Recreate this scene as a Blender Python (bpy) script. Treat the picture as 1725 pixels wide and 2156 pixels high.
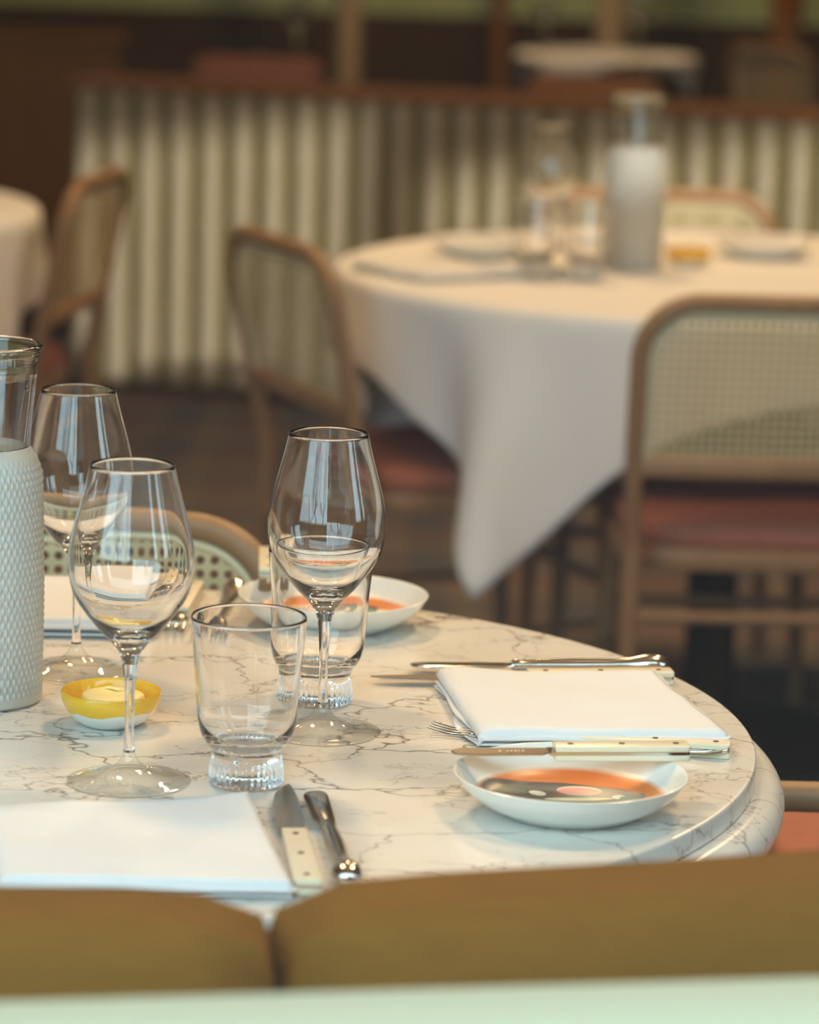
import bpy, bmesh, math, random
from mathutils import Vector, Matrix, noise
PI = math.pi
random.seed(7)
for o in list(bpy.data.objects): bpy.data.objects.remove(o)
scene = bpy.context.scene
C = scene.collection

# ------------------------------------------------------------------ camera
F_PX, PITCH, ROLL = 7238.5, 0.1889, 0.0274
cam_d = bpy.data.cameras.new('camera')
cam = bpy.data.objects.new('camera', cam_d); C.objects.link(cam)
cp, sp, cr, sr = math.cos(PITCH), math.sin(PITCH), math.cos(ROLL), math.sin(ROLL)
fw = Vector((0, cp, -sp)); up0 = Vector((0, sp, cp)); rt0 = Vector((1, 0, 0))
rt = cr*rt0 + sr*up0; up = -sr*rt0 + cr*up0
cam.matrix_world = Matrix(((rt.x, up.x, -fw.x, 0), (rt.y, up.y, -fw.y, 0), (rt.z, up.z, -fw.z, 1.3756), (0, 0, 0, 1)))
cam_d.sensor_fit = 'HORIZONTAL'; cam_d.sensor_width = 24.0
cam_d.lens = F_PX/1725*24
cam_d.clip_start = 0.02; cam_d.clip_end = 200
cam_d.dof.use_dof = True; cam_d.dof.focus_distance = 2.47; cam_d.dof.aperture_fstop = 4.7
scene.camera = cam

# ------------------------------------------------------------------ world, lights, exposure
vs = scene.view_settings
scene.display_settings.display_device = 'sRGB'
vs.view_transform = 'Standard'; vs.look = 'None'; vs.gamma = 1.0; vs.use_curve_mapping = False
vs.exposure = -0.42
world = bpy.data.worlds.new('sky'); scene.world = world; world.use_nodes = True
wbg = world.node_tree.nodes['Background']
wbg.inputs[0].default_value = (0.58, 0.82, 1.0, 1); wbg.inputs[1].default_value = 8.9
WARM = (1.0, 0.64, 0.33)
def area(name, loc, target, size, power, col, size_y=None, spread=None):
    d = bpy.data.lights.new(name, 'AREA'); d.energy = power; d.color = col
    d.shape = 'RECTANGLE' if size_y else 'DISK'; d.size = size
    if size_y: d.size_y = size_y
    if spread: d.spread = spread
    o = bpy.data.objects.new(name, d); C.objects.link(o); o.location = loc
    o.rotation_euler = (Vector(target)-Vector(loc)).to_track_quat('-Z', 'Y').to_euler()
    return o
# warm ceiling downlights of the dining room
area('downlight_a', (-0.75, 3.35, 2.7), (-0.15, 2.4, 0.75), 0.34, 31, WARM)
area('downlight_b', (0.75, 3.25, 2.7), (0.05, 2.4, 0.75), 0.34, 31, WARM)
area('downlight_c', (0.05, 5.9, 2.75), (0.3, 5.3, 0.75), 0.22, 30, WARM)
area('downlight_f', (1.15, 5.9, 2.75), (0.6, 5.3, 0.75), 0.22, 30, WARM)
area('downlight_d', (-1.3, 6.3, 2.7), (-1.2, 6.0, 0.75), 0.22, 10, WARM)
area('downlight_e', (0.3, 10.6, 2.7), (0.3, 11.4, 0.75), 0.3, 34, WARM)
# added unseen lamps: narrow beams that make the bright patches on the booth
area('window_daylight_a', (1.74, 1.95, 2.15), (-0.60, 8.58, 0.34), 0.80, 2.0, (1.0, 0.93, 0.84), 0.66, math.radians(1.5))
area('window_daylight_b', (2.86, 2.15, 2.15), (0.56, 8.30, 0.42), 0.90, 2.0, (1.0, 0.93, 0.84), 0.52, math.radians(1.5))

# ------------------------------------------------------------------ node helpers
class NT:
    def __init__(s, name):
        s.m = bpy.data.materials.new(name); s.m.use_nodes = True
        s.t = s.m.node_tree; s.b = s.t.nodes['Principled BSDF']; s.out = s.t.nodes['Material Output']
    def n(s, kind, **kw):
        nd = s.t.nodes.new(kind)
        for k, v in kw.items():
            if k.startswith('i_'):
                key = k[2:]
                key = int(key) if key.isdigit() else key.replace('_', ' ')
                s.put(nd, key, v)
            else: setattr(nd, k, v)
        return nd
    def put(s, nd, key, v):
        if isinstance(v, bpy.types.NodeSocket): s.t.links.new(v, nd.inputs[key])
        else: nd.inputs[key].default_value = v
    def set(s, key, v):
        s.put(s.b, key, v); return s
    def math(s, op, a, b=0.0, c=None):
        nd = s.n('ShaderNodeMath', operation=op); s.put(nd, 0, a); s.put(nd, 1, b)
        if c is not None: s.put(nd, 2, c)
        return nd.outputs[0]
    def mix(s, f, a, b):
        nd = s.n('ShaderNodeMix', data_type='RGBA'); s.put(nd, 0, f); s.put(nd, 6, a); s.put(nd, 7, b)
        return nd.outputs[2]
    def ramp(s, f, stops):
        nd = s.n('ShaderNodeValToRGB'); s.put(nd, 0, f); e = nd.color_ramp.elements
        while len(e) < len(stops): e.new(0.5)
        for q, (p, c) in zip(e, stops): q.position = p; q.color = c if len(c) == 4 else (*c, 1)
        return nd.outputs[0]
    def obj(s): return s.n('ShaderNodeTexCoord').outputs['Object']
    def sep(s, v):
        nd = s.n('ShaderNodeSeparateXYZ'); s.put(nd, 0, v); return nd.outputs
    def noise(s, v, scale, detail=3, rough=0.5):
        nd = s.n('ShaderNodeTexNoise'); s.put(nd, 'Vector', v); nd.inputs['Scale'].default_value = scale
        nd.inputs['Detail'].default_value = detail; nd.inputs['Roughness'].default_value = rough; return nd.outputs
    def bump(s, h, strength, dist):
        nd = s.n('ShaderNodeBump'); s.put(nd, 'Height', h); nd.inputs['Strength'].default_value = strength
        nd.inputs['Distance'].default_value = dist; s.set('Normal', nd.outputs[0]); return s
def rgb(r, g, b): return (r, g, b, 1)
def simple(name, col, rough=0.5, var=0.12, scale=20, metal=0.0, spec=0.5, bump=0.0, bscale=60):
    t = NT(name); v = t.obj(); f = t.noise(v, scale)[0]
    lo = tuple(c*(1-var) for c in col); hi = tuple(min(1, c*(1+var)) for c in col)
    t.set('Base Color', t.mix(f, rgb(*lo), rgb(*hi))).set('Roughness', rough).set('Metallic', metal).set('Specular IOR Level', spec)
    if bump: t.bump(t.noise(v, bscale)[0], 0.6, bump)
    return t.m
def glass(name, rough=0.0, col=(1, 1, 1), ior=1.5):
    t = NT(name); t.set('Base Color', rgb(*col)).set('Roughness', rough).set('IOR', ior).set('Transmission Weight', 1.0)
    return t.m
def wood(name, a, b, rough=0.35, scale=6, spec=0.5):
    t = NT(name); v = t.obj()
    mp = t.n('ShaderNodeMapping'); t.put(mp, 0, v); mp.inputs['Scale'].default_value = (scale, scale, scale*0.12)
    f = t.noise(mp.outputs[0], 6, 5, 0.6)[0]
    t.set('Base Color', t.mix(f, rgb(*a), rgb(*b))).set('Roughness', rough).set('Specular IOR Level', spec)
    return t.m

M = {}
M['glass'] = glass('clear_glass')
def thin_glass(name, ior):
    # thin see-through glass wall with a mirror sheen, the same from both sides
    t = NT(name); gm = t.n('ShaderNodeNewGeometry'); fr = t.n('ShaderNodeFresnel')
    t.put(fr, 0, t.math('SUBTRACT', ior, t.math('MULTIPLY', gm.outputs['Backfacing'], ior-1/ior)))
    tr = t.n('ShaderNodeBsdfTransparent'); tr.inputs[0].default_value = (0.985, 0.995, 0.99, 1)
    gl = t.n('ShaderNodeBsdfGlossy'); gl.inputs['Roughness'].default_value = 0.02
    mx = t.n('ShaderNodeMixShader'); t.put(mx, 0, fr.outputs[0]); t.put(mx, 1, tr.outputs[0]); t.put(mx, 2, gl.outputs[0])
    t.t.links.new(mx.outputs[0], t.out.inputs[0]); return t.m
M['foot_glass'] = thin_glass('foot_glass', 1.5)
def knurl_glass():
    t = NT('frosted_glass'); t.set('Base Color', rgb(0.86, 0.85, 0.78)).set('Roughness', 0.12).set('IOR', 1.48).set('Transmission Weight', 0.5)
    v = t.obj(); t.bump(t.noise(v, 900, 2)[0], 0.25, 0.001); return t.m
M['knurl'] = knurl_glass()
def pane_mat():
    t = NT('window_pane_glass'); fr = t.n('ShaderNodeFresnel'); gm = t.n('ShaderNodeNewGeometry')
    t.put(fr, 0, t.math('SUBTRACT', 1.45, t.math('MULTIPLY', gm.outputs['Backfacing'], 1.45-1/1.45)))
    tr = t.n('ShaderNodeBsdfTransparent'); gl = t.n('ShaderNodeBsdfGlossy'); gl.inputs['Roughness'].default_value = 0.0
    tr.inputs[0].default_value = (0.97, 0.985, 0.97, 1)
    mx = t.n('ShaderNodeMixShader'); t.t.links.new(fr.outputs[0], mx.inputs[0]); t.t.links.new(tr.outputs[0], mx.inputs[1]); t.t.links.new(gl.outputs[0], mx.inputs[2])
    t.t.links.new(mx.outputs[0], t.out.inputs[0]); return t.m
M['pane'] = pane_mat()
M['steel'] = simple('polished_steel', (0.62, 0.58, 0.53), 0.16, 0.05, 8, 1.0)
M['blade'] = simple('brushed_blade_steel', (0.58, 0.53, 0.48), 0.22, 0.06, 8, 1.0)
M['ivory'] = simple('ivory_resin', (0.83, 0.74, 0.55), 0.28, 0.05, 30)
M['rivet'] = simple('dark_rivet', (0.12, 0.07, 0.04), 0.35, 0.1, 40, 0.6)
M['mark'] = simple('etched_mark', (0.80, 0.74, 0.66), 0.5, 0.02, 40, 0.4)
def linen(name, col):
    t = NT(name); v = t.obj(); w1 = t.n('ShaderNodeTexWave', wave_type='BANDS', bands_direction='DIAGONAL'); t.put(w1, 'Vector', v); w1.inputs['Scale'].default_value = 420
    t.set('Base Color', rgb(*col)).set('Roughness', 0.9).set('Sheen Weight', 0.15)
    t.bump(t.math('ADD', w1.outputs['Fac'], t.noise(v, 700, 2)[0]), 0.22, 0.0006); return t.m
M['napkin'] = linen('white_napkin_linen', (0.80, 0.80, 0.80))
M['cloth'] = linen('white_tablecloth', (0.87, 0.87, 0.87))
M['china'] = simple('cream_china', (0.86, 0.85, 0.78), 0.12, 0.02, 10)
M['velvet'] = None
def velvet():
    t = NT('mustard_woven_velvet'); v = t.obj()
    mp = t.n('ShaderNodeMapping'); t.put(mp, 0, v); mp.inputs['Scale'].default_value = (6, 6, 40)
    f = t.noise(mp.outputs[0], 4, 4, 0.6)[0]; g = t.noise(v, 5, 3)[0]
    c = t.mix(f, rgb(0.16, 0.065, 0.007), rgb(0.25, 0.110, 0.015)); c = t.mix(t.math('MULTIPLY', g, 0.5), c, rgb(0.15, 0.073, 0.007))
    t.set('Base Color', c).set('Roughness', 0.9).set('Specular IOR Level', 0.2)
    t.bump(f, 0.4, 0.002); return t.m
M['velvet'] = velvet()
M['frame_wood'] = wood('honey_bentwood', (0.25, 0.135, 0.058), (0.38, 0.215, 0.098), 0.45)
M['dark_wood'] = wood('dark_brown_wood', (0.05, 0.022, 0.006), (0.10, 0.045, 0.012), 0.7, 3, 0.2)
M['mid_wood'] = wood('amber_brown_wood', (0.22, 0.08, 0.010), (0.32, 0.125, 0.018), 0.8, 3, 0.15)
M['cane'] = simple('woven_cane', (0.60, 0.49, 0.27), 0.7, 0.12, 60)
M['cane_edge'] = simple('cane_edge_spline', (0.74, 0.65, 0.41), 0.6, 0.08, 60)
M['seat_red'] = simple('terracotta_seat_fabric', (0.42, 0.15, 0.085), 0.85, 0.15, 60)
M['pale_channel'] = simple('pale_channel_fabric', (0.42, 0.355, 0.25), 0.9, 0.1, 40)
M['olive'] = simple('olive_green_fabric', (0.145, 0.115, 0.022), 0.9, 0.15, 30)
M['leather'] = simple('tan_leather_rail', (0.36, 0.15, 0.05), 0.75, 0.15, 15, spec=0.2)
M['sill'] = simple('pale_mint_paint', (0.46, 0.57, 0.46), 0.6, 0.03, 6)
M['wall_green'] = simple('olive_green_plaster', (0.62, 0.74, 0.36), 0.8, 0.08, 4)
M['wall_warm'] = simple('warm_plaster', (0.46, 0.34, 0.20), 0.8, 0.06, 4)
M['wall_dark'] = simple('brown_panelled_wall', (0.085, 0.03, 0.002), 0.8, 0.2, 3, spec=0.2)
M['ceiling'] = simple('pale_ceiling_paint', (0.78, 0.72, 0.60), 0.9, 0.04, 3)
M['facade'] = simple('brown_brick_render', (0.10, 0.07, 0.045), 0.9, 0.2, 2)
M['pavement'] = simple('dark_wet_paving', (0.035, 0.035, 0.035), 0.9, 0.15, 3)
M['bark'] = simple('dark_bark', (0.05, 0.04, 0.03), 0.9, 0.2, 10)
M['brass'] = simple('warm_brass', (0.65, 0.42, 0.18), 0.25, 0.05, 8, 1.0)
M['yellow'] = simple('yellow_glaze', (0.86, 0.48, 0.025), 0.10, 0.05, 30)
M['butter'] = simple('pale_butter', (0.88, 0.72, 0.30), 0.45, 0.06, 300, bump=0.0012, bscale=260)

def marble():
    t = NT('veined_white_marble'); v = t.obj()
    mp = t.n('ShaderNodeMapping'); t.put(mp, 0, v); mp.inputs['Scale'].default_value = (0.85, 1.15, 1.0)
    mp.inputs['Rotation'].default_value = (0, 0, 0.12)
    n1 = t.noise(mp.outputs[0], 9, 4, 0.6)[1]
    def warp(amount, src=n1, scl=None):
        a = t.n('ShaderNodeVectorMath', operation='SUBTRACT'); t.put(a, 0, src); a.inputs[1].default_value = (0.5, 0.5, 0.5)
        b = t.n('ShaderNodeVectorMath', operation='SCALE'); t.put(b, 0, a.outputs[0]); b.inputs['Scale'].default_value = amount
        c = t.n('ShaderNodeVectorMath', operation='ADD'); t.put(c, 0, mp.outputs[0]); t.put(c, 1, b.outputs[0]); return c.outputs[0]
    n2 = t.noise(mp.outputs[0], 45, 3, 0.6)[1]
    def veins(scale, vec, width):
        vo = t.n('ShaderNodeTexVoronoi', feature='DISTANCE_TO_EDGE'); t.put(vo, 'Vector', vec); vo.inputs['Scale'].default_value = scale
        return t.ramp(vo.outputs['Distance'], [(0.0, (1, 1, 1)), (width, (0.2, 0.2, 0.2)), (width*2.3, (0, 0, 0))])
    w1 = warp(0.16); w2 = warp(0.05, n2)
    big = veins(8.5, w1, 0.014); fine = veins(21, w2, 0.018)
    m1 = t.ramp(t.noise(mp.outputs[0], 7, 3)[0], [(0.40, (0, 0, 0)), (0.60, (1, 1, 1))])
    m2 = t.ramp(t.noise(w1, 15, 3)[0], [(0.44, (0, 0, 0)), (0.62, (1, 1, 1))])
    f1 = t.math('MULTIPLY', big, t.math('ADD', t.math('MULTIPLY', m1, 0.9), 0.25))
    f2 = t.math('MULTIPLY', t.math('MULTIPLY', fine, m2), 0.75)
    mp2 = t.n('ShaderNodeMapping'); t.put(mp2, 0, w2); mp2.inputs['Scale'].default_value = (26, 70, 26)
    sp_ = t.ramp(t.noise(mp2.outputs[0], 1.0, 3)[0], [(0.66, (0, 0, 0)), (0.74, (1, 1, 1))])
    f = t.math('MINIMUM', t.math('ADD', t.math('ADD', f1, f2), t.math('MULTIPLY', sp_, 0.35)), 1.0)
    base = t.ramp(t.noise(w1, 6, 4)[0], [(0.3, (0.72, 0.68, 0.61)), (0.55, (0.80, 0.77, 0.71)), (0.8, (0.83, 0.81, 0.76))])
    t.set('Base Color', t.mix(f, base, rgb(0.22, 0.185, 0.165))).set('Roughness', 0.22)
    return t.m
M['marble'] = marble()

def carpet():
    t = NT('dark_tartan_carpet'); v = t.obj(); s = t.sep(v)
    def bands(c, period, off, lo, hi):
        a = t.math('FRACT', t.math('ADD', t.math('DIVIDE', c, period), off))
        return t.ramp(a, [(lo-0.02, (0, 0, 0)), (lo, (1, 1, 1)), (hi, (1, 1, 1)), (hi+0.02, (0, 0, 0))])
    base = t.mix(t.noise(v, 3, 4)[0], rgb(0.15, 0.12, 0.10), rgb(0.22, 0.17, 0.135))
    c = base
    for ax, per, off, lo, hi, col, k in ((0, .30, .1, .1, .34, (0.09, 0.10, 0.12), .6), (0, .30, .1, .45, .52, (0.23, 0.22, 0.13), .6), (0, .30, .1, .66, .9, (0.20, 0.12, 0.09), .5),
                                         (1, .42, .3, .1, .34, (0.09, 0.10, 0.12), .5), (1, .42, .3, .5, .58, (0.23, 0.22, 0.13), .5), (1, .42, .3, .7, .9, (0.20, 0.12, 0.09), .5)):
        c = t.mix(t.math('MULTIPLY', bands(s[ax], per, off, lo, hi), k), c, rgb(*col))
    t.set('Base Color', c).set('Roughness', 0.95); return t.m
M['carpet'] = carpet()

def dish_outer():
    t = NT('cream_dish_with_yellow_lip'); v = t.obj(); s = t.sep(v)
    wob = t.math('MULTIPLY', t.math('SUBTRACT', t.noise(v, 38, 2)[0], 0.5), 0.010)
    edge = t.math('SUBTRACT', s[2], t.math('ADD', wob, 0.0125))
    f = t.ramp(t.math('ADD', t.math('MULTIPLY', edge, 900), 0.5), [(0.3, (0, 0, 0)), (0.7, (1, 1, 1))])
    t.set('Base Color', t.mix(f, rgb(0.80, 0.80, 0.73), rgb(0.86, 0.50, 0.03))).set('Roughness', 0.2); return t.m
M['dish_outer'] = dish_outer()

def painted_plate():
    t = NT('painted_plate_centre'); v = t.obj(); s = t.sep(v); X, Y = s[0], s[1]
    nz = t.math('MULTIPLY', t.math('SUBTRACT', t.noise(v, 55, 2)[0], 0.5), 0.35)
    def ell(cx, cy, rx, ry, rot=0.0, wob=0.5, soft=0.06):
        c, q = math.cos(rot), math.sin(rot)
        dx = t.math('SUBTRACT', X, cx); dy = t.math('SUBTRACT', Y, cy)
        a = t.math('DIVIDE', t.math('ADD', t.math('MULTIPLY', dx, c), t.math('MULTIPLY', dy, q)), rx)
        b = t.math('DIVIDE', t.math('SUBTRACT', t.math('MULTIPLY', dy, c), t.math('MULTIPLY', dx, q)), ry)
        d = t.math('SQRT', t.math('ADD', t.math('MULTIPLY', a, a), t.math('MULTIPLY', b, b)))
        d = t.math('ADD', d, t.math('MULTIPLY', nz, wob))
        return t.ramp(d, [(1-soft, (1, 1, 1)), (1.0, (0, 0, 0))])
    china = rgb(0.86, 0.85, 0.78)
    orange = t.mix(t.noise(v, 60, 3)[0], rgb(0.72, 0.20, 0.045), rgb(0.80, 0.30, 0.10))
    c = china
    layers = [((0, 0, .066, .066, 0, .1), orange), ((.004, -.016, .056, .050, 0, .15), rgb(0.84, 0.77, 0.50)),
              ((-.010, .017, .052, .029, -.08, .25), rgb(0.12, 0.115, 0.105)), ((-.020, .012, .040, .014, .05, .3), rgb(0.06, 0.035, 0.03)),
              ((.022, .022, .030, .016, -.25, .3), rgb(0.10, 0.125, 0.135)), ((.006, .029, .0155, .0100, 0, .15), rgb(0.84, 0.72, 0.52)), ((.006, .028, .0150, .0085, 0, .15), rgb(0.72, 0.25, 0.23)),
              ((-.039, .022, .0135, .0085, 0, .2), rgb(0.07, 0.12, 0.05)), ((-.039, .022, .0100, .0055, 0, .2), rgb(0.13, 0.13, 0.11)),
              ((-.022, .019, .0065, .0050, -.6, .2), rgb(0.84, 0.79, 0.58)), ((.004, .004, .036, .0050, .06, .3), rgb(0.09, 0.13, 0.05)),
              ((.006, .010, .024, .0040, .12, .3), rgb(0.82, 0.76, 0.50)), ((.033, .016, .0050, .0050, 0, .3), rgb(0.85, 0.80, 0.62)),
              ((.039, .011, .0055, .0080, .4, .4), rgb(0.07, 0.20, 0.17)), ((-.004, -.012, .018, .008, 0, .3), rgb(0.84, 0.66, 0.14))]
    for a, col in layers: c = t.mix(ell(*a), c, col)
    t.set('Base Color', c).set('Roughness', 0.3).set('Specular IOR Level', 0.3); return t.m
M['painted'] = painted_plate()

# ------------------------------------------------------------------ mesh helpers
def link(name, me, mat, parent=None, smooth=True):
    if isinstance(mat, (list, tuple)):
        for m in mat: me.materials.append(m)
    elif mat: me.materials.append(mat)
    if smooth:
        me.polygons.foreach_set('use_smooth', [True]*len(me.polygons))
    o = bpy.data.objects.new(name, me); C.objects.link(o)
    if parent: o.parent = parent
    return o
def finish(bm, name, mat, parent=None, smooth=True, recalc=True, sharp=None):
    if recalc: bmesh.ops.recalc_face_normals(bm, faces=bm.faces[:])
    me = bpy.data.meshes.new(name); bm.to_mesh(me); bm.free()
    o = link(name, me, mat, parent, smooth)
    if smooth and sharp is not None:
        try: me.set_sharp_from_angle(angle=math.radians(sharp))
        except Exception: pass
    return o
def tag(o, label, cat, group=None, kind=None):
    o['label'] = label; o['category'] = cat
    if group: o['group'] = group
    if kind: o['kind'] = kind
    return o
def thing(name, label, cat, loc=(0, 0, 0), rz=0.0, group=None):
    o = bpy.data.objects.new(name, None); C.objects.link(o); o.empty_display_size = 0.05
    o.location = loc; o.rotation_euler = (0, 0, rz)
    return tag(o, label, cat, group)
def structure(o): o['kind'] = 'structure'; return o
def copy_tree(o, parent=None):
    c = o.copy(); C.objects.link(c); c.parent = parent
    for ch in list(o.children): copy_tree(ch, c)
    return c
def dup(o, label, loc, rz=0.0, group=None, rot=None):
    c = copy_tree(o); c['label'] = label
    c.location = loc; c.rotation_euler = rot if rot else (0, 0, rz)
    if group: c['group'] = group
    return c
def catmull(pts, n):
    out = []
    P = [pts[0]] + list(pts) + [pts[-1]]
    for i in range(1, len(P)-2):
        a, b, c, d = (Vector(P[i+k]) for k in (-1, 0, 1, 2))
        for k in range(n):
            u = k/n
            out.append(0.5*((2*b) + (c-a)*u + (2*a-5*b+4*c-d)*u*u + (3*b-a-3*c+d)*u**3))
    out.append(Vector(P[-2])); return out
def lathe_bm(prof, seg=64, mod=None, bm=None):
    """prof: (r,z) from start to end; r==0 ends are closed on the axis"""
    bm = bm or bmesh.new(); rings = []
    for r, z in prof:
        if r < 1e-6: rings.append([bm.verts.new((0, 0, z))])
        else:
            ring = []
            for k in range(seg):
                a = 2*PI*k/seg; rr = mod(r, z, a) if mod else r
                ring.append(bm.verts.new((rr*math.cos(a), rr*math.sin(a), z)))
            rings.append(ring)
    for A, B in zip(rings, rings[1:]):
        for k in range(seg):
            j = (k+1) % seg
            if len(A) == 1 and len(B) == 1: break
            if len(A) == 1: bm.faces.new((A[0], B[k], B[j]))
            elif len(B) == 1: bm.faces.new((A[k], B[0], A[j]))
            else: bm.faces.new((A[k], B[k], B[j], A[j]))
    return bm
def lathe(name, prof, mat, parent=None, seg=64, mod=None, sharp=None, closed=False):
    bm = lathe_bm(prof, seg, mod)
    if closed:   # join last ring to the first
        bm.verts.ensure_lookup_table(); n = len(prof)
        for k in range(seg):
            j = (k+1) % seg; a = (n-1)*seg
            bm.faces.new((bm.verts[a+k], bm.verts[k], bm.verts[j], bm.verts[a+j]))
    return finish(bm, name, mat, parent, sharp=sharp)
def box_bm(sx, sy, sz, loc=(0, 0, 0), bevel=0.0, seg=2, bm=None):
    b = bmesh.new(); bmesh.ops.create_cube(b, size=1)
    for v in b.verts: v.co = Vector((v.co.x*sx, v.co.y*sy, v.co.z*sz))
    if bevel: bmesh.ops.bevel(b, geom=b.edges[:], offset=bevel, segments=seg, profile=0.5, affect='EDGES')
    for v in b.verts: v.co += Vector(loc)
    return b
def box(name, lo, hi, mat, parent=None, bevel=0.0, seg=2):
    lo, hi = Vector(lo), Vector(hi); d = hi-lo; c = (lo+hi)/2
    return finish(box_bm(d.x, d.y, d.z, c, bevel, seg), name, mat, parent, smooth=bevel > 0, sharp=40)
def tube_bm(path, rad, seg=10, closed=False, bm=None, flat=1.0):
    bm = bm or bmesh.new(); path = [Vector(p) for p in path]; n = len(path); rings = []
    t0 = (path[1]-path[0]).normalized(); ref = Vector((0, 0, 1)) if abs(t0.z) < 0.9 else Vector((0, 1, 0))
    nrm = (ref - t0*ref.dot(t0)).normalized()
    for i, p in enumerate(path):
        a = path[i-1] if i else (path[-1] if closed else p); b = path[(i+1) % n] if (i < n-1 or closed) else p
        t = (b-a).normalized(); nrm = (nrm - t*nrm.dot(t)).normalized(); bi = t.cross(nrm)
        r = rad(i/(n-1)) if callable(rad) else rad
        rings.append([bm.verts.new(p + nrm*math.cos(2*PI*k/seg)*r + bi*math.sin(2*PI*k/seg)*r*flat) for k in range(seg)])
    pairs = list(zip(rings, rings[1:])) + ([(rings[-1], rings[0])] if closed else [])
    for A, B in pairs:
        for k in range(seg):
            j = (k+1) % seg; bm.faces.new((A[k], A[j], B[j], B[k]))
    if not closed: bm.faces.new(rings[0][::-1]); bm.faces.new(rings[-1])
    return bm
def tube(name, path, rad, mat, parent=None, seg=10, closed=False, flat=1.0):
    return finish(tube_bm(path, rad, seg, closed, None, flat), name, mat, parent, sharp=60)
def sweep(name, st, mat, parent=None, seg=16, sq=2.0):
    """stations (x, y, z, half_width, half_thickness) along x, superellipse section"""
    bm = bmesh.new(); rings = []
    for x, y, z, w, h in st:
        ring = []
        for k in range(seg):
            a = 2*PI*k/seg; ca, sa = math.cos(a), math.sin(a)
            ring.append(bm.verts.new((x, y + w*math.copysign(abs(ca)**(2/sq), ca), z + h*math.copysign(abs(sa)**(2/sq), sa))))
        rings.append(ring)
    for A, B in zip(rings, rings[1:]):
        for k in range(seg):
            j = (k+1) % seg; bm.faces.new((A[k], A[j], B[j], B[k]))
    bm.faces.new(rings[0][::-1]); bm.faces.new(rings[-1])
    return finish(bm, name, mat, parent, sharp=50)
def prism(name, outline, z0, z1, mat, parent=None, bevel=0.0, seg=2, place=None):
    bm = bmesh.new()
    A = [bm.verts.new((x, y, z0)) for x, y in outline]; B = [bm.verts.new((x, y, z1)) for x, y in outline]
    n = len(outline); bm.faces.new(A[::-1]); bm.faces.new(B)
    for k in range(n): bm.faces.new((A[k], A[(k+1) % n], B[(k+1) % n], B[k]))
    bmesh.ops.recalc_face_normals(bm, faces=bm.faces[:])
    if bevel:
        e = [x for x in bm.edges if abs(x.verts[0].co.z-x.verts[1].co.z) < 1e-9]
        bmesh.ops.bevel(bm, geom=e, offset=bevel, segments=seg, profile=0.5, affect='EDGES')
    return finish(bm, name, mat, parent, sharp=35)

# ================================================================== THE ROOM
TT = 0.75
structure(box('floor', (-4.2, 0.6, -0.1), (5.2, 14.0, 0.0), M['carpet']))
structure(box('ceiling', (-4.2, 0.4, 2.9), (5.2, 14.0, 3.0), M['ceiling']))
structure(box('wall_left', (-4.2, 0.7, 0.0), (-4.05, 13.8, 2.9), M['wall_warm']))
structure(box('wall_right', (5.05, 2.3, 0.0), (5.2, 13.8, 2.9), M['wall_warm']))
wb = structure(box('wall_back', (-4.05, 13.6, 0.0), (5.05, 13.8, 2.9), M['wall_green']))
structure(box('trim_1', (-4.0, 13.48, 0.0), (5.0, 13.6, 0.76), M['wall_dark']))
# front wall with windows, turned ten degrees to the lens; u runs along the wall
WROT = math.radians(10)
wf = bpy.data.objects.new('wall_front', None); C.objects.link(wf); structure(wf)
wf.location = (0.0, 1.32, 0); wf.rotation_euler = (0, 0, WROT)
TH = 0.10
opens = [(-2.3, 0.95), (1.30, 2.25), (2.45, 3.50)]  # last two openings are unseen, added to go with the booth beams
box('wall_panel', (-4.3, -TH, 0), (5.3, TH, 0.80), M['wall_warm'], wf)
box('wall_panel', (-4.3, -TH, 2.45), (5.3, TH, 2.9), M['wall_warm'], wf)
us = [-4.3] + [x for p in opens for x in p] + [5.3]
for i in range(0, len(us), 2): box('wall_panel', (us[i], -TH, 0.80), (us[i+1], TH, 2.45), M['wall_warm'], wf)
for i, (a, b) in enumerate(opens):
    w = bpy.data.objects.new('window_%d' % (i+1), None); C.objects.link(w); structure(w)
    w.location = (0.0, 1.32, 0); w.rotation_euler = (0, 0, WROT)
    for x0, x1 in ((a, a+0.05), (b-0.05, b)): box('window_frame', (x0, -0.04, 0.80), (x1, 0.04, 2.45), M['sill'], w, 0.004)
    for z0, z1 in ((0.80, 0.85), (2.40, 2.45)): box('window_frame', (a+0.05, -0.04, z0), (b-0.05, 0.04, z1), M['sill'], w, 0.004)
    box('window_pane', (a+0.05, -0.045, 0.85), (b-0.05, -0.041, 2.40), M['pane'], w)
    box('window_sill', (a, 0.045, 0.855), (b, 0.145, 0.88), M['sill'], w, 0.006)
    d = bpy.data.lights.new('window_portal', 'AREA'); d.shape = 'RECTANGLE'; d.size = b-a; d.size_y = 1.6; d.cycles.is_portal = True
    po = bpy.data.objects.new('window_portal', d); C.objects.link(po)
    q = Matrix.Translation((0, 1.32, 0)) @ Matrix.Rotation(WROT, 4, 'Z')
    po.matrix_world = q @ Matrix.Translation(((a+b)/2, -0.08, 1.62)) @ Matrix.Rotation(PI/2, 4, 'X')
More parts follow.
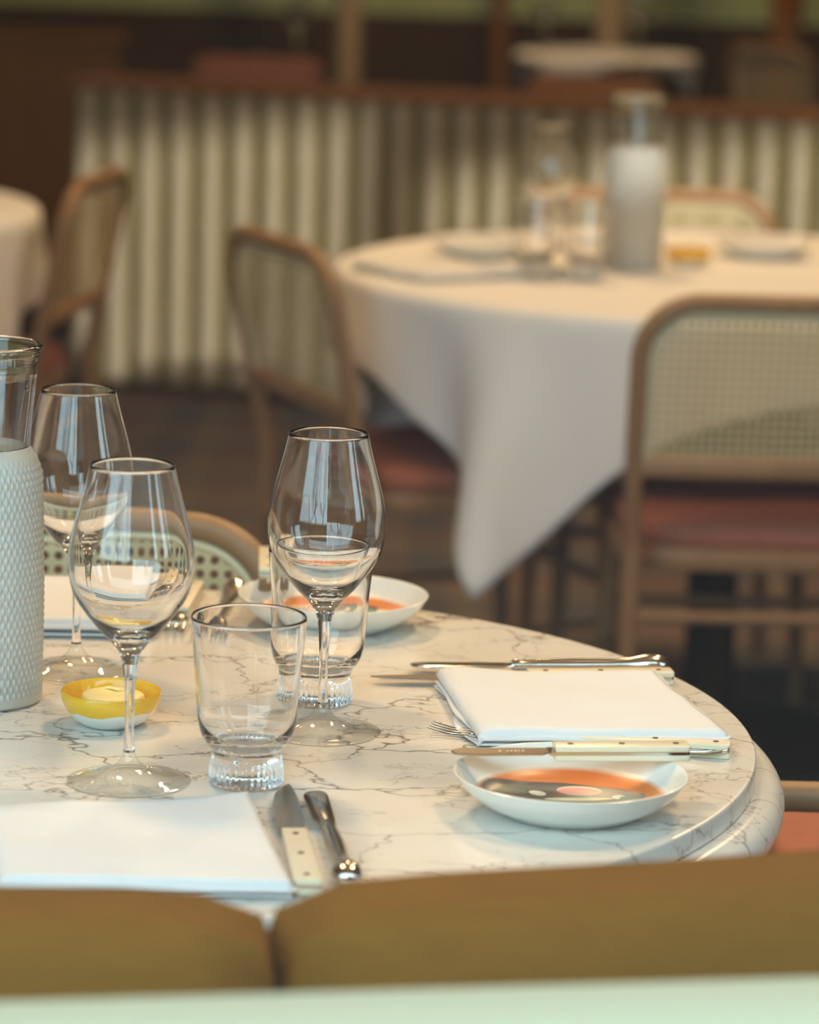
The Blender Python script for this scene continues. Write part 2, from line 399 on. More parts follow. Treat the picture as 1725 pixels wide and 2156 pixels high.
# outdoors behind the lens
structure(box('pavement', (-40, -30, -0.25), (40, 0.55, -0.1), M['pavement']))
fb = thing('street_building', 'brown rendered building across the street outside', 'building', (6.3, -9.0, -0.1))
box('wall', (-6.0, -3.0, 0), (6.0, 0.0, 9.0), M['facade'], fb)
for i in range(4):
    for k in range(3):
        x = -4.6+i*2.9; z = 1.0+k*2.7
        box('window', (x, -0.02, z), (x+1.1, 0.05, z+1.6), M['dark_wood'], fb)
for i, (x, y, h, s) in enumerate(((-3.6, -7.5, 6.5, 3), (-6.8, -9.5, 7.5, 9), (-1.7, -10.5, 7.0, 5))):
    random.seed(s)
    tr = thing('bare_tree', ('bare street tree nearest the window outside', 'bare street tree furthest to the side outside', 'bare street tree beside the brown building outside')[i], 'tree', (x, y, -0.1), 0, 'street trees')
    bm = bmesh.new()
    def branch(p, d, ln, r, depth):
        pts = [p]; q = p.copy(); dd = d.copy()
        for _ in range(4):
            dd = (dd + Vector((random.uniform(-.25, .25), random.uniform(-.25, .25), random.uniform(-.05, .15)))).normalized()
            q = q + dd*ln/4; pts.append(q.copy())
        tube_bm(pts, lambda u: r*(1-0.55*u), 6, False, bm)
        if depth:
            for _ in range(4 if depth > 1 else 3):
                k = random.choice((2, 3, 4)); nd = (dd + Vector((random.uniform(-1, 1), random.uniform(-1, 1), random.uniform(0, .7)))).normalized()
                branch(pts[k], nd, ln*0.62, r*0.5, depth-1)
    branch(Vector((0, 0, 0)), Vector((0, 0, 1)), h*0.5, 0.16, 3)
    finish(bm, 'trunk_and_branches', M['bark'], tr)

# ================================================================== MARBLE TABLE
TC = (-0.2192, 2.4211); TR = 0.4737
tb = thing('marble_table', 'round white marble table with grey veins and stepped bullnose edge', 'table', (TC[0], TC[1], 0))
def arc(cx, cz, r, a0, a1, n, sx=1.0):
    return [(cx + sx*r*math.cos(math.radians(a0+(a1-a0)*k/n)), cz + r*math.sin(math.radians(a0+(a1-a0)*k/n))) for k in range(n+1)]
top = [(0, 0.75), (TR-0.10, 0.75), (TR-0.003, 0.75)] + arc(TR-0.002, 0.748, 0.002, 90, 0, 3) + [(TR, 0.7345), (TR-0.02, 0.7335), (0, 0.7335)]
lathe('table_top', top, M['marble'], tb, 160, sharp=30)
edge = [(0, 0.7333), (TR-0.01, 0.7333), (TR+0.004, 0.7333)] + arc(TR+0.0045, 0.7163, 0.017, 90, -90, 14) + [(TR-0.02, 0.6993), (0, 0.6993)]
lathe('edge_moulding', edge, M['marble'], tb, 160, sharp=30)
lathe('pedestal', [(0, 0.70), (0.16, 0.70), (0.15, 0.685), (0.055, 0.66), (0.045, 0.60), (0.045, 0.12), (0.07, 0.06), (0.07, 0.03), (0, 0.03)], M['brass'], tb, 40, sharp=40)
lathe('base', [(0, 0.035), (0.08, 0.034), (0.25, 0.018), (0.26, 0.010), (0.26, 0.0), (0, 0.0)], M['brass'], tb, 48, sharp=40)

# ================================================================== GLASSWARE
def make_wine_glass(label, loc, group=None):
    t = thing('wine_glass', label, 'wine glass', loc, 0, group)
    outer = [(.0051, .0832), (.0062, .0870), (.0076, .0905), (.0120, .0970), (.0200, .1052), (.0264, .1130), (.0327, .1213), (.0378, .1298), (.0411, .1400), (.0423, .1510), (.0421, .1620), (.0400, .1740), (.0352, .1920), (.0312, .2070), (.0283, .2194)]
    oc = [(v.x, v.y) for v in catmull([(a, b, 0) for a, b in outer], 4)]
    inner = [(.0273, .2194), (.0303, .2070), (.0343, .1920), (.0390, .1740), (.0410, .1620), (.0411, .1510), (.0399, .1405), (.0365, .1310), (.0311, .1228), (.0245, .1150), (.0170, .1085), (.0090, .1042), (.0, .1030)]
    ic = [(max(v.x, 0), v.y) for v in catmull([(a, b, 0) for a, b in inner], 4)]
    ic[-1] = (0, ic[-1][1])
    lathe('bowl', [(0, .0832)] + oc + [(.0278, .2200)] + ic, M['glass'], t, 96, sharp=70)
    st = [(.0, .0831), (.0051, .0831), (.0045, .0760), (.0037, .0650), (.0031, .0520), (.0031, .0380), (.0034, .0270), (.0040, .0215), (.0, .0215)]
    lathe('stem', st, M['glass'], t, 40, sharp=60)
    ft = [(0, .0214), (.0040, .0214), (.0050, .0182), (.0075, .0140), (.0115, .0105), (.0175, .0070), (.0260, .0042), (.0350, .0026), (.0415, .0019), (.0424, .0011), (.0417, .0001), (.0385, .0001), (.0345, .0009), (.0260, .0025), (.0175, .0052), (.0110, .0078), (.0060, .0092), (0, .0096)]
    fc = [(0, .0214)] + [(v.x, v.y) for v in catmull([(a, b, 0) for a, b in ft[1:10]], 4)] + ft[10:]
    lathe('foot', fc, M['foot_glass'], t, 96, sharp=60)
    return t
wg = make_wine_glass('sharp wine glass at the centre of the marble table, in front of a tumbler', (-0.0589, 2.4144, TT), 'wine glasses on the marble table')
dup(wg, 'nearest wine glass on the marble table, in front of the yellow butter dish', (-0.1863, 2.2652, TT), .7)
dup(wg, 'rearmost wine glass, beside the textured carafe on the marble table', (-0.2542, 2.5838, TT), 1.3)

def make_tumbler(label, loc, group):
    o_ = [(.0225, .0004), (.0252, .0020), (.0256, .0060), (.0255, .0110), (.0248, .0165), (.0240, .0205), (.0240, .0225), (.0252, .0262), (.0283, .0305), (.0315, .0365), (.0334, .0450), (.0345, .0560), (.0362, .0800), (.0388, .1080), (.0394, .1168)]
    oc = [(v.x, v.y) for v in catmull([(a, b, 0) for a, b in o_], 4)]
    i_ = [(.0379, .1172), (.0373, .1080), (.0347, .0800), (.0329, .0560), (.0316, .0460), (.0292, .0390), (.0250, .0335), (.0180, .0290), (.0090, .0272), (0, .0268)]
    ic = [(max(v.x, 0), v.y) for v in catmull([(a, b, 0) for a, b in i_], 4)]; ic[-1] = (0, .0268)
    def mod(r, z, a):
        if z < .0195 and r > .012:
            k = min(1, z/.004)*min(1, (.0195-z)/.004); return r - .0012*k*(0.5+0.5*math.cos(36*a))
        return r
    prof = [(0, .0026), (.012, .0024), (.0205, .0008)] + oc + [(.0387, .1180)] + ic
    g = lathe('tumbler', prof, M['glass'], None, 264, mod, sharp=75)
    g.location = loc; return tag(g, label, 'tumbler', group)
tu = make_tumbler('clear water tumbler with ribbed foot standing in front, beside the nearest wine glass', (-0.1065, 2.268, TT), 'tumblers on the marble table')
dup(tu, 'clear water tumbler with ribbed foot half hidden behind the central wine glass', (-0.0645, 2.503, TT), .05)

def make_carafe(label, loc, group=None):
    t = thing('carafe', label, 'carafe', loc, 0, group)
    NC, P = 58, .0108
    def mod(r, z, a):
        if r > .034 and .006 < z < .186 and r > .0362:
            k = min(1, (z-.006)/.006)*min(1, (.186-z)/.010)
            u = a*NC/(2*PI); w = z/P
            h = abs(abs((u % 1)-.5)+abs((w % 1)-.5)-.5)      # diamond pyramids
            return r - .0020*k*(1-2*h)
        return r
    rows = 150
    outer = [(0, .0015), (.030, .0012), (.040, .0003), (.0440, .0012)] + [(.0455+.0012*math.sin(PI*min(1, k/rows)), .003+.162*k/rows) for k in range(rows+1)]
    sh = [(v.x, v.y) for v in catmull([(.0455, .1655, 0), (.0450, .1720, 0), (.0425, .1800, 0), (.0390, .1870, 0), (.0352, .1920, 0)], 8)]
    inner = [(.0318, .1925), (.0360, .1850), (.0400, .1760), (.0415, .1650), (.0415, .0120), (.0390, .0080), (.0, .0070)]
    bm = lathe_bm(outer + sh + inner, NC*6, mod)
    finish(bm, 'body', M['knurl'], t, sharp=None)
    nk = [(.0352, .1922), (.0366, .2080), (.0398, .2420), (.0424, .2625)] + arc(.0420, .2650, .0026, -20, 200, 8) + [(.0392, .2600), (.0368, .2420), (.0336, .2080), (.0320, .1926)]
    lathe('neck', nk, M['glass'], t, 96, sharp=70, closed=True)
    return t
car = make_carafe('diamond textured glass carafe with plain flared neck, cut off by the frame edge', (-0.315, 2.485, TT))

# ================================================================== DISHES
def make_dish(label, loc, group=None):
    t = thing('butter_dish', label, 'dish', loc, 0, group)
    o_ = [(0, .0006), (.016, .0003), (.020, .0010), (.027, .0055), (.0325, .0120), (.0355, .0190), (.0364, .0250)]
    i_ = [(.0356, .0262), (.0344, .0250), (.0333, .0190), (.0300, .0125), (.0240, .0070), (.0150, .0042), (0, .0036)]
    seg = 72
    prof = o_ + i_
    bm = lathe_bm(prof, seg)
    bm.faces.ensure_lookup_table()
    ob = finish(bm, 'bowl', [M['dish_outer'], M['yellow']], t, sharp=60)
    for p in ob.data.polygons:
        n = p.normal; c = p.center; rad = n.x*c.x+n.y*c.y
        if rad < 0 or (n.z > 0.2 and c.z > .003): p.material_index = 1
    return t
dsh = make_dish('small yellow and cream butter dish between the carafe and nearest wine glass', (-0.2125, 2.420, TT))
bt = [(0, .0), (.0205, .0), (.0220, .0015), (.0228, .0100), (.0222, .0128), (.0205, .0138), (.010, .0142), (0, .0140)]
but = lathe('butter_pat', bt, M['butter'], None, 64, lambda r, z, a: r*(1+.02*math.sin(3*a+1)+.012*math.sin(7*a)), sharp=60)
but.location = (-0.2115, 2.421, TT+.0092); tag(but, 'thick round pat of pale butter in the yellow dish', 'butter')
curl = sweep('shaving', [(-.010+.020*k/8, .010+.003*math.sin(k*.8), .0138+.0015*math.sin(k*.4*PI/3.2), .0035*math.sin(PI*(k+.6)/9.2), .0012) for k in range(9)], M['butter'], but, 10)

def make_plate(label, loc, rz, group):
    t = thing('side_plate', label, 'plate', loc, rz, group)
    o_ = [(0, .0012), (.040, .0012), (.043, .0002), (.046, .0002), (.050, .0030), (.0625, .0095), (.0725, .0180), (.0777, .0258)]
    oc = [(v.x, v.y) for v in catmull([(a, b, 0) for a, b in o_[4:]], 4)]
    i_ = [(.0785, .0272), (.0772, .0275), (.0752, .0252), (.0700, .0180), (.0640, .0118), (.0560, .0078), (.0450, .0060), (0, .0055)]
    ic = [(max(v.x, 0), v.y) for v in catmull([(a, b, 0) for a, b in i_], 3)]; ic[-1] = (0, .0055)
    lathe('dish_body', o_[:4]+oc+ic, M['china'], t, 96, sharp=70)
    pc = [(0, .0058), (.0450, .0063), (.0560, .0081), (.0640, .0121), (.0665, .0141), (.0665, .0137), (.0640, .0117), (.056, .0076), (0, .0053)]
    lathe('painted_centre', pc, M['painted'], t, 72, sharp=40)
    return t
pl = make_plate('painted side plate by the marble table edge with a bread knife across its rim', (0.1125, 2.222, TT), -.05, 'painted side plates')
dup(pl, 'painted side plate at the back of the marble table behind the tumbler', (-0.061, 2.765, TT), .5)

# ================================================================== CUTLERY (tip at x=0, handle end at x=L)
def handle_outline(x0, x1, w0, w1, r=.0035):
    pts = [(x0, -w0)]
    for k in range(6): a = -PI/2+PI/2*k/5; pts.append((x1-r+r*math.cos(a), -w1+r+r*math.sin(a)))
    for k in range(6): a = PI/2*k/5; pts.append((x1-r+r*math.cos(a), w1-r+r*math.sin(a)))
    pts.append((x0, w0)); return pts
def ivory_handle(t, x0, x1, w0, w1, sc=.0044, tg=.0019):
    ol = handle_outline(x0, x1, w0, w1)
    for z0, z1 in ((0, sc), (sc+tg, 2*sc+tg)):
        prism('handle_scale', ol, z0+.00005, z1-.00005, M['ivory'], t, .0011, 3)
    prism('tang', handle_outline(x0-.004, x1-.0004, w0-.0004, w1-.0004), sc, sc+tg, M['steel'], t)
    for f in (.12, .5, .9):
        rv = lathe('rivet', [(0, 0), (.0021, 0), (.0021, 2*sc+tg+.0004), (0, 2*sc+tg+.0004)], M['rivet'], t, 20, sharp=40)
        rv.location = (x0+(x1-x0)*f, 0, -.0001)
    return sc
def make_ivory_knife(name, label, L, bl, bw, loc, rz, group, pointed=True):
    t = thing(name, label, 'knife', loc, rz, group)
    sc, tg = .0044, .0019
    ivory_handle(t, bl, L, .0080, .0092, sc, tg)
    if pointed: ol = [(0, bw*.30), (bl*.06, bw*.0), (bl*.20, -bw*.28), (bl*.45, -bw*.46), (bl*.75, -bw*.5), (bl*.92, -bw*.46), (bl*.95, -bw*.30), (bl+.001, -bw*.28), (bl+.001, bw*.42), (bl*.6, bw*.48), (bl*.25, bw*.46), (bl*.06, bw*.38)]
    else: ol = [(0, .001), (bl*.02, -bw*.28), (bl*.08, -bw*.46), (bl*.2, -bw*.5), (bl*.88, -bw*.5), (bl*.92, -bw*.28), (bl+.001, -bw*.26), (bl+.001, bw*.45), (bl*.18, bw*.5), (bl*.06, bw*.42), (bl*.01, bw*.2)]
    b = prism('blade', ol, sc+.0002, sc+tg-.0002, M['blade'], t, .0004, 1)
    if not pointed:
        for k, w in enumerate((.0016, .0012, .0012, .0016, .0010, .0014)):
            box('etched_mark', (bl*.46+k*.0026+(.003 if k else 0), -.0012, sc+tg-.00021), (bl*.46+k*.0026+w+(.003 if k else 0), .0008, sc+tg-.0001), M['mark'], b)
    return t
def fork_head(t, L0, w, z_tip, z_neck, mat):
    """four tines from x=0, head joins a neck at x=L0"""
    tl = L0*.52
    for k in range(4):
        y = (k-1.5)*w/3*.86
        st = [(tl*u, y*(1-.02*u), z_tip+(.0 if u < 0 else 0)+.008*math.sin(PI*.5*u)*0 - .006*math.sin(PI*u)*.6 + (z_neck-z_tip)*0, .0005+.0010*min(1, u*2.2), .0005+.0007*min(1, u*2)) for u in (0, .15, .35, .6, .85, 1.02)]
        sweep('tine', st, mat, t, 8)
    st = [(tl-.003, 0, z_tip-.0002, w*.5, .0012), (tl+.006, 0, z_tip+.0002, w*.5, .0013), (tl+.013, 0, z_tip+.001, w*.44, .0014), (tl+.020, 0, z_tip+.0028, w*.26, .0016), (L0-.012, 0, z_neck+.0008, .0036, .0018), (L0+.002, 0, z_neck, .0034, .0018)]
    return sweep('fork_head', st, mat, t, 14)
def make_ivory_fork(label, loc, rz, group):
    t = thing('ivory_handled_fork', label, 'fork', loc, rz, group)
    fork_head(t, .082, .022, .0030+.004, .0054, M['steel'])
    ivory_handle(t, .082, .190, .0078, .0090); return t
def make_steel_fork(label, loc, rz, group):
    t = thing('steel_fork', label, 'fork', loc, rz, group)
    fork_head(t, .085, .022, .0060, .0062, M['steel'])
    st = [(.080, 0, .0062, .0032, .0018), (.100, 0, .0058, .0030, .0018), (.130, 0, .0042, .0034, .0017), (.160, 0, .0032, .0050, .0016), (.185, 0, .0030, .0072, .0015), (.203, 0, .0040, .0088, .0014), (.213, 0, .0060, .0078, .0013), (.218, 0, .0076, .0045, .0011), (.2195, 0, .0082, .0015, .0008)]
    sweep('handle', st, M['steel'], t, 16); return t
def make_steel_knife(label, loc, rz, group):
    t = thing('steel_table_knife', label, 'knife', loc, rz, group)
    ol = [(0, .002), (.0015, -.004), (.006, -.0078), (.014, -.0092), (.070, -.0088), (.078, -.006), (.082, -.0045), (.082, .0045), (.070, .0062), (.012, .0078), (.004, .0066), (.001, .0045)]
    prism('blade', ol, .0052, .0070, M['steel'], t, .0006, 2)
    st = [(.079, 0, .0062, .0050, .0034), (.083, 0, .0062, .0058, .0048), (.087, 0, .0061, .0046, .0040), (.100, 0, .0060, .0056, .0048), (.130, 0, .0060, .0066, .0054), (.155, 0, .0061, .0058, .0050), (.172, 0, .0064, .0062, .0054), (.184, 0, .0074, .0086, .0070), (.192, 0, .0076, .0098, .0074), (.199, 0, .0072, .0088, .0066), (.203, 0, .0068, .0055, .0042), (.2045, 0, .0066, .0018, .0014)]
    sweep('handle', st, M['steel'], t, 20); return t
def lay(a, b): return math.atan2(b[1]-a[1], b[0]-a[0])
G1 = 'cutlery on the marble table'
# place setting by the right-hand table edge
ik = make_ivory_knife('ivory_handled_knife', 'long ivory handled knife under the far edge of the right-hand napkin', .236, .122, .020, (-.026, 2.562, TT), lay((-.026, 2.562), (.207, 2.596)), G1)
sk = make_steel_knife('all steel knife furthest back, beyond the ivory knife behind the right-hand napkin', (.004, 2.606, TT), lay((.004, 2.606), (.207, 2.630)), G1)
sf = make_steel_fork('steel fork with tines pointing left between the right-hand napkin and plate', (.019, 2.421, TT), lay((.019, 2.421), (.233, 2.368)), G1)
fi = make_ivory_fork('ivory handled fork tucked against the front of the right-hand napkin', (.045, 2.399, TT), lay((.045, 2.399), (.229, 2.377)), G1)
bk = make_ivory_knife('bread_knife', 'short ivory handled bread knife lying across the rim of the plate nearest the table edge', .163, .070, .0165, (.0325, 2.243, TT+.0278), lay((.0325, 2.243), (.19, 2.263)), G1, False)
# near place setting
dup(ik, 'ivory handled knife pointing away beside the nearest napkin', (-.0825, 2.250, TT), lay((-.0825, 2.250), (-.0555, 2.015)))
dup(sk, 'all steel knife with bulbous handle end, rightmost piece of the near setting', (-.0585, 2.232, TT), lay((-.0585, 2.232), (-.031, 2.030)))
# back place setting
dup(fi, 'ivory handled fork beside the rear napkin, tines towards the wine glasses', (-.192, 2.690, TT), lay((-.192, 2.690), (-.183, 2.88)))
dup(sf, 'steel fork between the rear ivory fork and the rear plate', (-.163, 2.682, TT), lay((-.163, 2.682), (-.150, 2.88)))
dup(bk, 'short ivory handled bread knife on the left rim of the rear plate', (-.1135, 2.735, TT+.0278), lay((-.1135, 2.735), (-.1195, 2.90)))

# ================================================================== NAPKINS
def make_napkin(label, cor, seed, group, lift=(0, 0, 0, 0), h=.014, layers=4):
    """cor: back-left, back-right, front-right, front-left on the table; folded zigzag cloth"""
    BL, BR, FR, FL = (Vector((c[0], c[1], 0)) for c in cor)
    org = (BL+BR+FR+FL)/4
    nu = 44; bm = bmesh.new()
    # section path over v (0 front .. 1 back) and height
    path = []; step = h/(layers-.5); nv = 30
    for l in range(layers):
        zz = h - l*step*.98
        rng = range(nv+1) if l % 2 == 0 else range(nv, -1, -1)
        ins = [0, -.02, .03, -.012, .05][l]
        for k in rng:
            v = k/nv; path.append((ins*.5+(1-ins*1.0)*v, zz, l))
        if l < layers-1:
            ve = (1-ins*.5) if l % 2 == 0 else ins*.5
            sgn = 1 if l % 2 == 0 else -1
            for q in (1, 2, 3):
                a = PI*q/4; path.append((ve+sgn*.018*math.sin(a), zz-step*.98*(1-math.cos(a))/2, l+.5))
    # the top sheet starts at the front: roll it down over the front edge
    roll = [(.004, h*.42, -1), (-.014, h*.55, -1), (-.018, h*.74, -1), (-.008, h*.93, -1)]
    path = roll + path
    rows = []
    for (v, z, l) in path:
        row = []
        for i in range(nu+1):
            u = i/nu; P = (BL.lerp(BR, u)).lerp(FL.lerp(FR, u), 1-v)
            e = min(u, 1-u); vv = min(max(v, 0), 1)
            ed = math.exp(-e/.018); zz = z
            if l <= 0: zz = z - ed*(h*.42) * (1 if u < .5 else .35)
            wob = noise.noise(Vector((P.x*14+seed*3, P.y*14, l*.7)))*.0026*(z/h+.1) + noise.noise(Vector((P.x*38+seed, P.y*38, l*.3)))*.0008*(z/h)
            lf = lift[0]*max(0, 1-u*2.6)**2*max(0, vv*2.6-1.6)**2 + lift[1]*max(0, u*2.6-1.6)**2*max(0, vv*2.6-1.6)**2 + lift[2]*max(0, u*2.6-1.6)**2*max(0, 1-vv*2.6)**2 + lift[3]*max(0, 1-u*2.6)**2*max(0, 1-vv*2.6)**2
            zz = max(.0009, zz+wob+lf*(z/h))
            if l > 0 and l == int(l): P = P + (BR-BL).normalized()*noise.noise(Vector((seed*1.7+.3, l*5.3+.2, vv*2)))*.012
            row.append(bm.verts.new((P.x-org.x, P.y-org.y, zz)))
        rows.append(row)
    for A, B in zip(rows, rows[1:]):
        for i in range(nu): bm.faces.new((A[i], A[i+1], B[i+1], B[i]))
    o = finish(bm, 'napkin', M['napkin'], None)
    s = o.modifiers.new('thickness', 'SOLIDIFY'); s.thickness = .0011; s.offset = 0
    o.location = (org.x, org.y, TT+.0002)
    return tag(o, label, 'napkin', group)
GN = 'folded napkins on the marble table'
make_napkin('folded white napkin lying over the knife near the right-hand table edge', ((.024, 2.556), (.192, 2.568), (.232, 2.392), (.053, 2.382)), 1, GN, (0, 0, 0, 0), .015)
make_napkin('nearest folded white napkin, in front of the wine glass and tumbler', ((-.268, 2.148), (-.101, 2.190), (-.066, 2.006), (-.243, 2.000)), 2, GN, (0, .004, 0, 0), .013)
make_napkin('rear folded white napkin, in front of the cane chair', ((-.415, 2.845), (-.212, 2.852), (-.205, 2.695), (-.405, 2.690)), 3, GN, (0, 0, 0, 0), .016)

# ================================================================== CHAIRS
def cane_mesh(inside, x0, x1, z0, z1, pitch, yf):
    bm = bmesh.new(); nx = int((x1-x0)/pitch); nz = int((z1-z0)/pitch)
    px = (x1-x0)/nx; pz = (z1-z0)/nz; r = .335; vm = {}
    def V(x, z):
        k = (round(x, 5), round(z, 5))
        if k not in vm: vm[k] = bm.verts.new((x, yf(z), z))
        return vm[k]
    for i in range(nx):
        for k in range(nz):
            cx = x0+(i+.5)*px; cz = z0+(k+.5)*pz
            if not inside(cx, cz): continue
            sq = [(cx+a*px/2, cz+b*pz/2) for a, b in ((1, 0), (1, 1), (0, 1), (-1, 1), (-1, 0), (-1, -1), (0, -1), (1, -1))]
            hl = [(cx+r*px*math.cos(PI/4*j), cz+r*pz*math.sin(PI/4*j)) for j in range(8)]
            for j in range(8):
                a, b = sq[j], sq[(j+1) % 8]; c, d = hl[(j+1) % 8], hl[j]
                bm.faces.new((V(*a), V(*b), V(*c), V(*d)))
    return bm
def make_chair(label, group):
    t = thing('cane_chair', label, 'chair', (0, 0, 0), 0, group)
    HW, TOP, RC, ZB = .205, .805, .080, .585
    yf = lambda z: -.205 - max(0, z-.45)*.20
    hoop = [(-HW*.97, yf(.46), .46), (-HW, yf(.6), .60)]
    for k in range(17): a = PI-PI/2*k/16; hoop.append((-HW+RC+RC*math.cos(a), 0, TOP-RC+RC*math.sin(a)))
    for k in range(17): a = PI/2-PI/2*k/16; hoop.append((HW-RC+RC*math.cos(a), 0, TOP-RC+RC*math.sin(a)))
    hoop += [(HW, 0, .60), (HW*.97, 0, .46)]
    hoop = [(x, yf(z), z) for x, _, z in hoop]
    tube('back_hoop', hoop, .0125, M['frame_wood'], t, 10)
    W2, T2, R2 = HW-.012, TOP-.012, RC-.012
    def inside(x, z, m=.004):
        ax = abs(x)
        if ax > W2-m or z > T2-m or z < ZB+.002: return False
        if ax > W2-R2 and z > T2-R2: return (ax-W2+R2)**2+(z-T2+R2)**2 < (R2-m)**2
        return True
    finish(cane_mesh(inside, -W2, W2, ZB, T2, .0118, yf), 'cane_panel', M['cane'], t, smooth=False, recalc=False)
    ln = [(-W2+.004, ZB)] + [(-W2+R2+(R2-.004)*math.cos(PI-PI/2*k/8), T2-R2+(R2-.004)*math.sin(PI-PI/2*k/8)) for k in range(9)] + [(W2-R2+(R2-.004)*math.cos(PI/2-PI/2*k/8), T2-R2+(R2-.004)*math.sin(PI/2-PI/2*k/8)) for k in range(9)] + [(W2-.004, ZB)]
    tube('cane_spline', [(x, yf(z), z) for x, z in ln], .0042, M['cane_edge'], t, 8)
    box('bottom_rail', (-HW, yf(.57)-.010, .562), (HW, yf(.57)+.010, .590), M['frame_wood'], t, .006)
    fr = [(.215*math.copysign(abs(math.cos(2*PI*k/48))**.45, math.cos(2*PI*k/48)), .02+.215*math.copysign(abs(math.sin(2*PI*k/48))**.45, math.sin(2*PI*k/48))) for k in range(48)]
    prism('seat_frame', fr, .425, .455, M['frame_wood'], t, .006)
    prism('seat_pad', [(x*.95, .02+(y-.02)*.95) for x, y in fr], .455, .488, M['seat_red'], t, .010, 3)
    for s in (-1, 1):
        tube('leg', [(s*.19, .19, .44), (s*.195, .20, .22), (s*.20, .215, 0)], lambda u: .016-.004*u, M['frame_wood'], t, 10)
        tube('leg', [(s*HW*.97, yf(.46), .47), (s*HW*.99, -.215, .22), (s*HW*1.02, -.235, 0)], lambda u: .0135-.002*u, M['frame_wood'], t, 10)
        tube('stretcher', [(s*.195, .20, .24), (s*HW*.99, -.213, .24)], .008, M['frame_wood'], t, 8)
    tube('stretcher', [(-.2, -.208, .365), (.2, -.208, .365)], .009, M['frame_wood'], t, 8)
    tube('stretcher', [(-.195, .20, .30), (.195, .20, .30)], .009, M['frame_wood'], t, 8)
    return t
GC = 'cane back bentwood chairs'
ch = make_chair('cane back chair seen from behind, pulled up to the white tablecloth', GC)
ch.location = (.497, 4.79, 0); ch.rotation_euler = (0, 0, .03)
nc = dup(ch, 'cane back chair facing the lens just behind the marble table', (-.333, 2.705, 0), PI-.02); nc.scale = (1.04, 1, .980)
dup(ch, 'cane back chair seen edge on at the left side of the white tablecloth', (.045, 5.19, 0), -1.16)
dup(ch, 'cane back chair behind the carafe on the far side of the tablecloth', (.43, 5.70, 0), PI+.06)
dup(ch, 'cane back chair standing beside the left-hand cloth-covered table', (-.83, 6.05, 0), 1.42)
# low wooden stool chair beyond the right-hand table edge
st = thing('low_back_chair', 'low chair with a plain wooden rail and terracotta seat right of the marble table', 'chair', (.62, 2.95, 0))
tube('back_rail', [(-.335, -.33, .655), (.30, -.33, .655)], .0125, M['frame_wood'], st, 12)
box('seat_pad', (-.27, -.26, .43), (.27, .30, .475), M['seat_red'], st, .012, 3)
for sx in (-1, 1):
    tube('leg', [(sx*.25, -.33, .655), (sx*.25, -.31, .43), (sx*.26, -.30, 0)], .012, M['frame_wood'], st, 8)
    tube('leg', [(sx*.25, .27, .43), (sx*.26, .28, 0)], .012, M['frame_wood'], st, 8)

# ================================================================== CLOTH-COVERED TABLES
def make_cloth(label, c, R, a, rot, seed, group, k=5.0):
    bm = bmesh.new(); NA = 240; rings = []; rads = [0, .25, .5, .75, .92, .97]
    def smax(th): return a/max(abs(math.cos(th)), abs(math.sin(th)))
    ctr = bm.verts.new((0, 0, TT+.003))
    for f in rads[1:]: rings.append([bm.verts.new((R*f*math.cos(2*PI*i/NA), R*f*math.sin(2*PI*i/NA), TT+.003)) for i in range(NA)])
    ND = 22; er = .016
    for j in range(ND+1):
        ring = []
        for i in range(NA):
            th = 2*PI*i/NA; d = (smax(th)-R*.97)*j/ND
            if d < er*1.57: A = d/er; r = R*.985+er*math.sin(A); z = TT+.003-er*(1-math.cos(A))
            else: r = R*.985+er; z = TT+.003-er-(d-er*1.57)
            q = max(0, d-.03)
            cornerness = (smax(th)-a)/(a*.4142)
            fold = math.cos(8*th+.0)*.5+.35*math.sin(13*th+seed)+.25*math.sin(21*th+seed*2)
            r += q*(.27*fold*(.6+.6*cornerness)-.05*cornerness)
            ring.append(bm.verts.new((r*math.cos(th), r*math.sin(th), z)))
        if j: rings.append(ring)
        else: rings.append(ring)
    for i in range(NA): bm.faces.new((ctr, rings[0][i], rings[0][(i+1) % NA]))
    for A, B in zip(rings, rings[1:]):
        for i in range(NA): bm.faces.new((A[i], B[i], B[(i+1) % NA], A[(i+1) % NA]))
    o = finish(bm, 'tablecloth', M['cloth'], None)
    o.location = (c[0], c[1], 0); o.rotation_euler = (0, 0, rot)
    s = o.modifiers.new('thickness', 'SOLIDIFY'); s.thickness = .0015; s.offset = 1
    return tag(o, label, 'tablecloth', group)
def make_cloth_table(label, c, R, group):
    t = thing('round_table', label, 'table', (c[0], c[1], 0), 0, group)
    lathe('table_top', [(0, TT), (R-.004, TT), (R, TT-.004), (R, TT-.03), (0, TT-.03)], M['mid_wood'], t, 64, sharp=40)
    lathe('pedestal', [(0, TT-.03), (.12, TT-.03), (.04, TT-.07), (.04, .06), (.24, .02), (.24, 0), (0, 0)], M['dark_wood'], t, 32, sharp=40)
    return t
GT = 'round tables under white cloths'
make_cloth_table('round dining table hidden under the large white cloth behind the chair backs', (.48, 5.30), .585, GT)
make_cloth('white square tablecloth with a long hanging corner on the table behind', (.48, 5.30), .60, .702, .20, 1.0, 'white tablecloths')
make_cloth_table('round dining table under the cloth at the left edge of the picture', (-1.22, 5.95), .54, GT)
make_cloth('white tablecloth on the table cut off at the left edge', (-1.22, 5.95), .555, .70, .2, 2.0, 'white tablecloths')
make_cloth_table('small round table under a cloth beyond the striped booth, right', (.60, 11.3), .275, GT)
make_cloth('white tablecloth far behind the striped booth on the right', (.60, 11.3), .29, .30, .3, 3.0, 'white tablecloths')
make_cloth_table('small round table under a cloth beyond the striped booth, left', (-.50, 10.3), .15, GT)
make_cloth('white tablecloth far behind the striped booth on the left', (-.50, 10.3), .165, .17, .5, 4.0, 'white tablecloths')
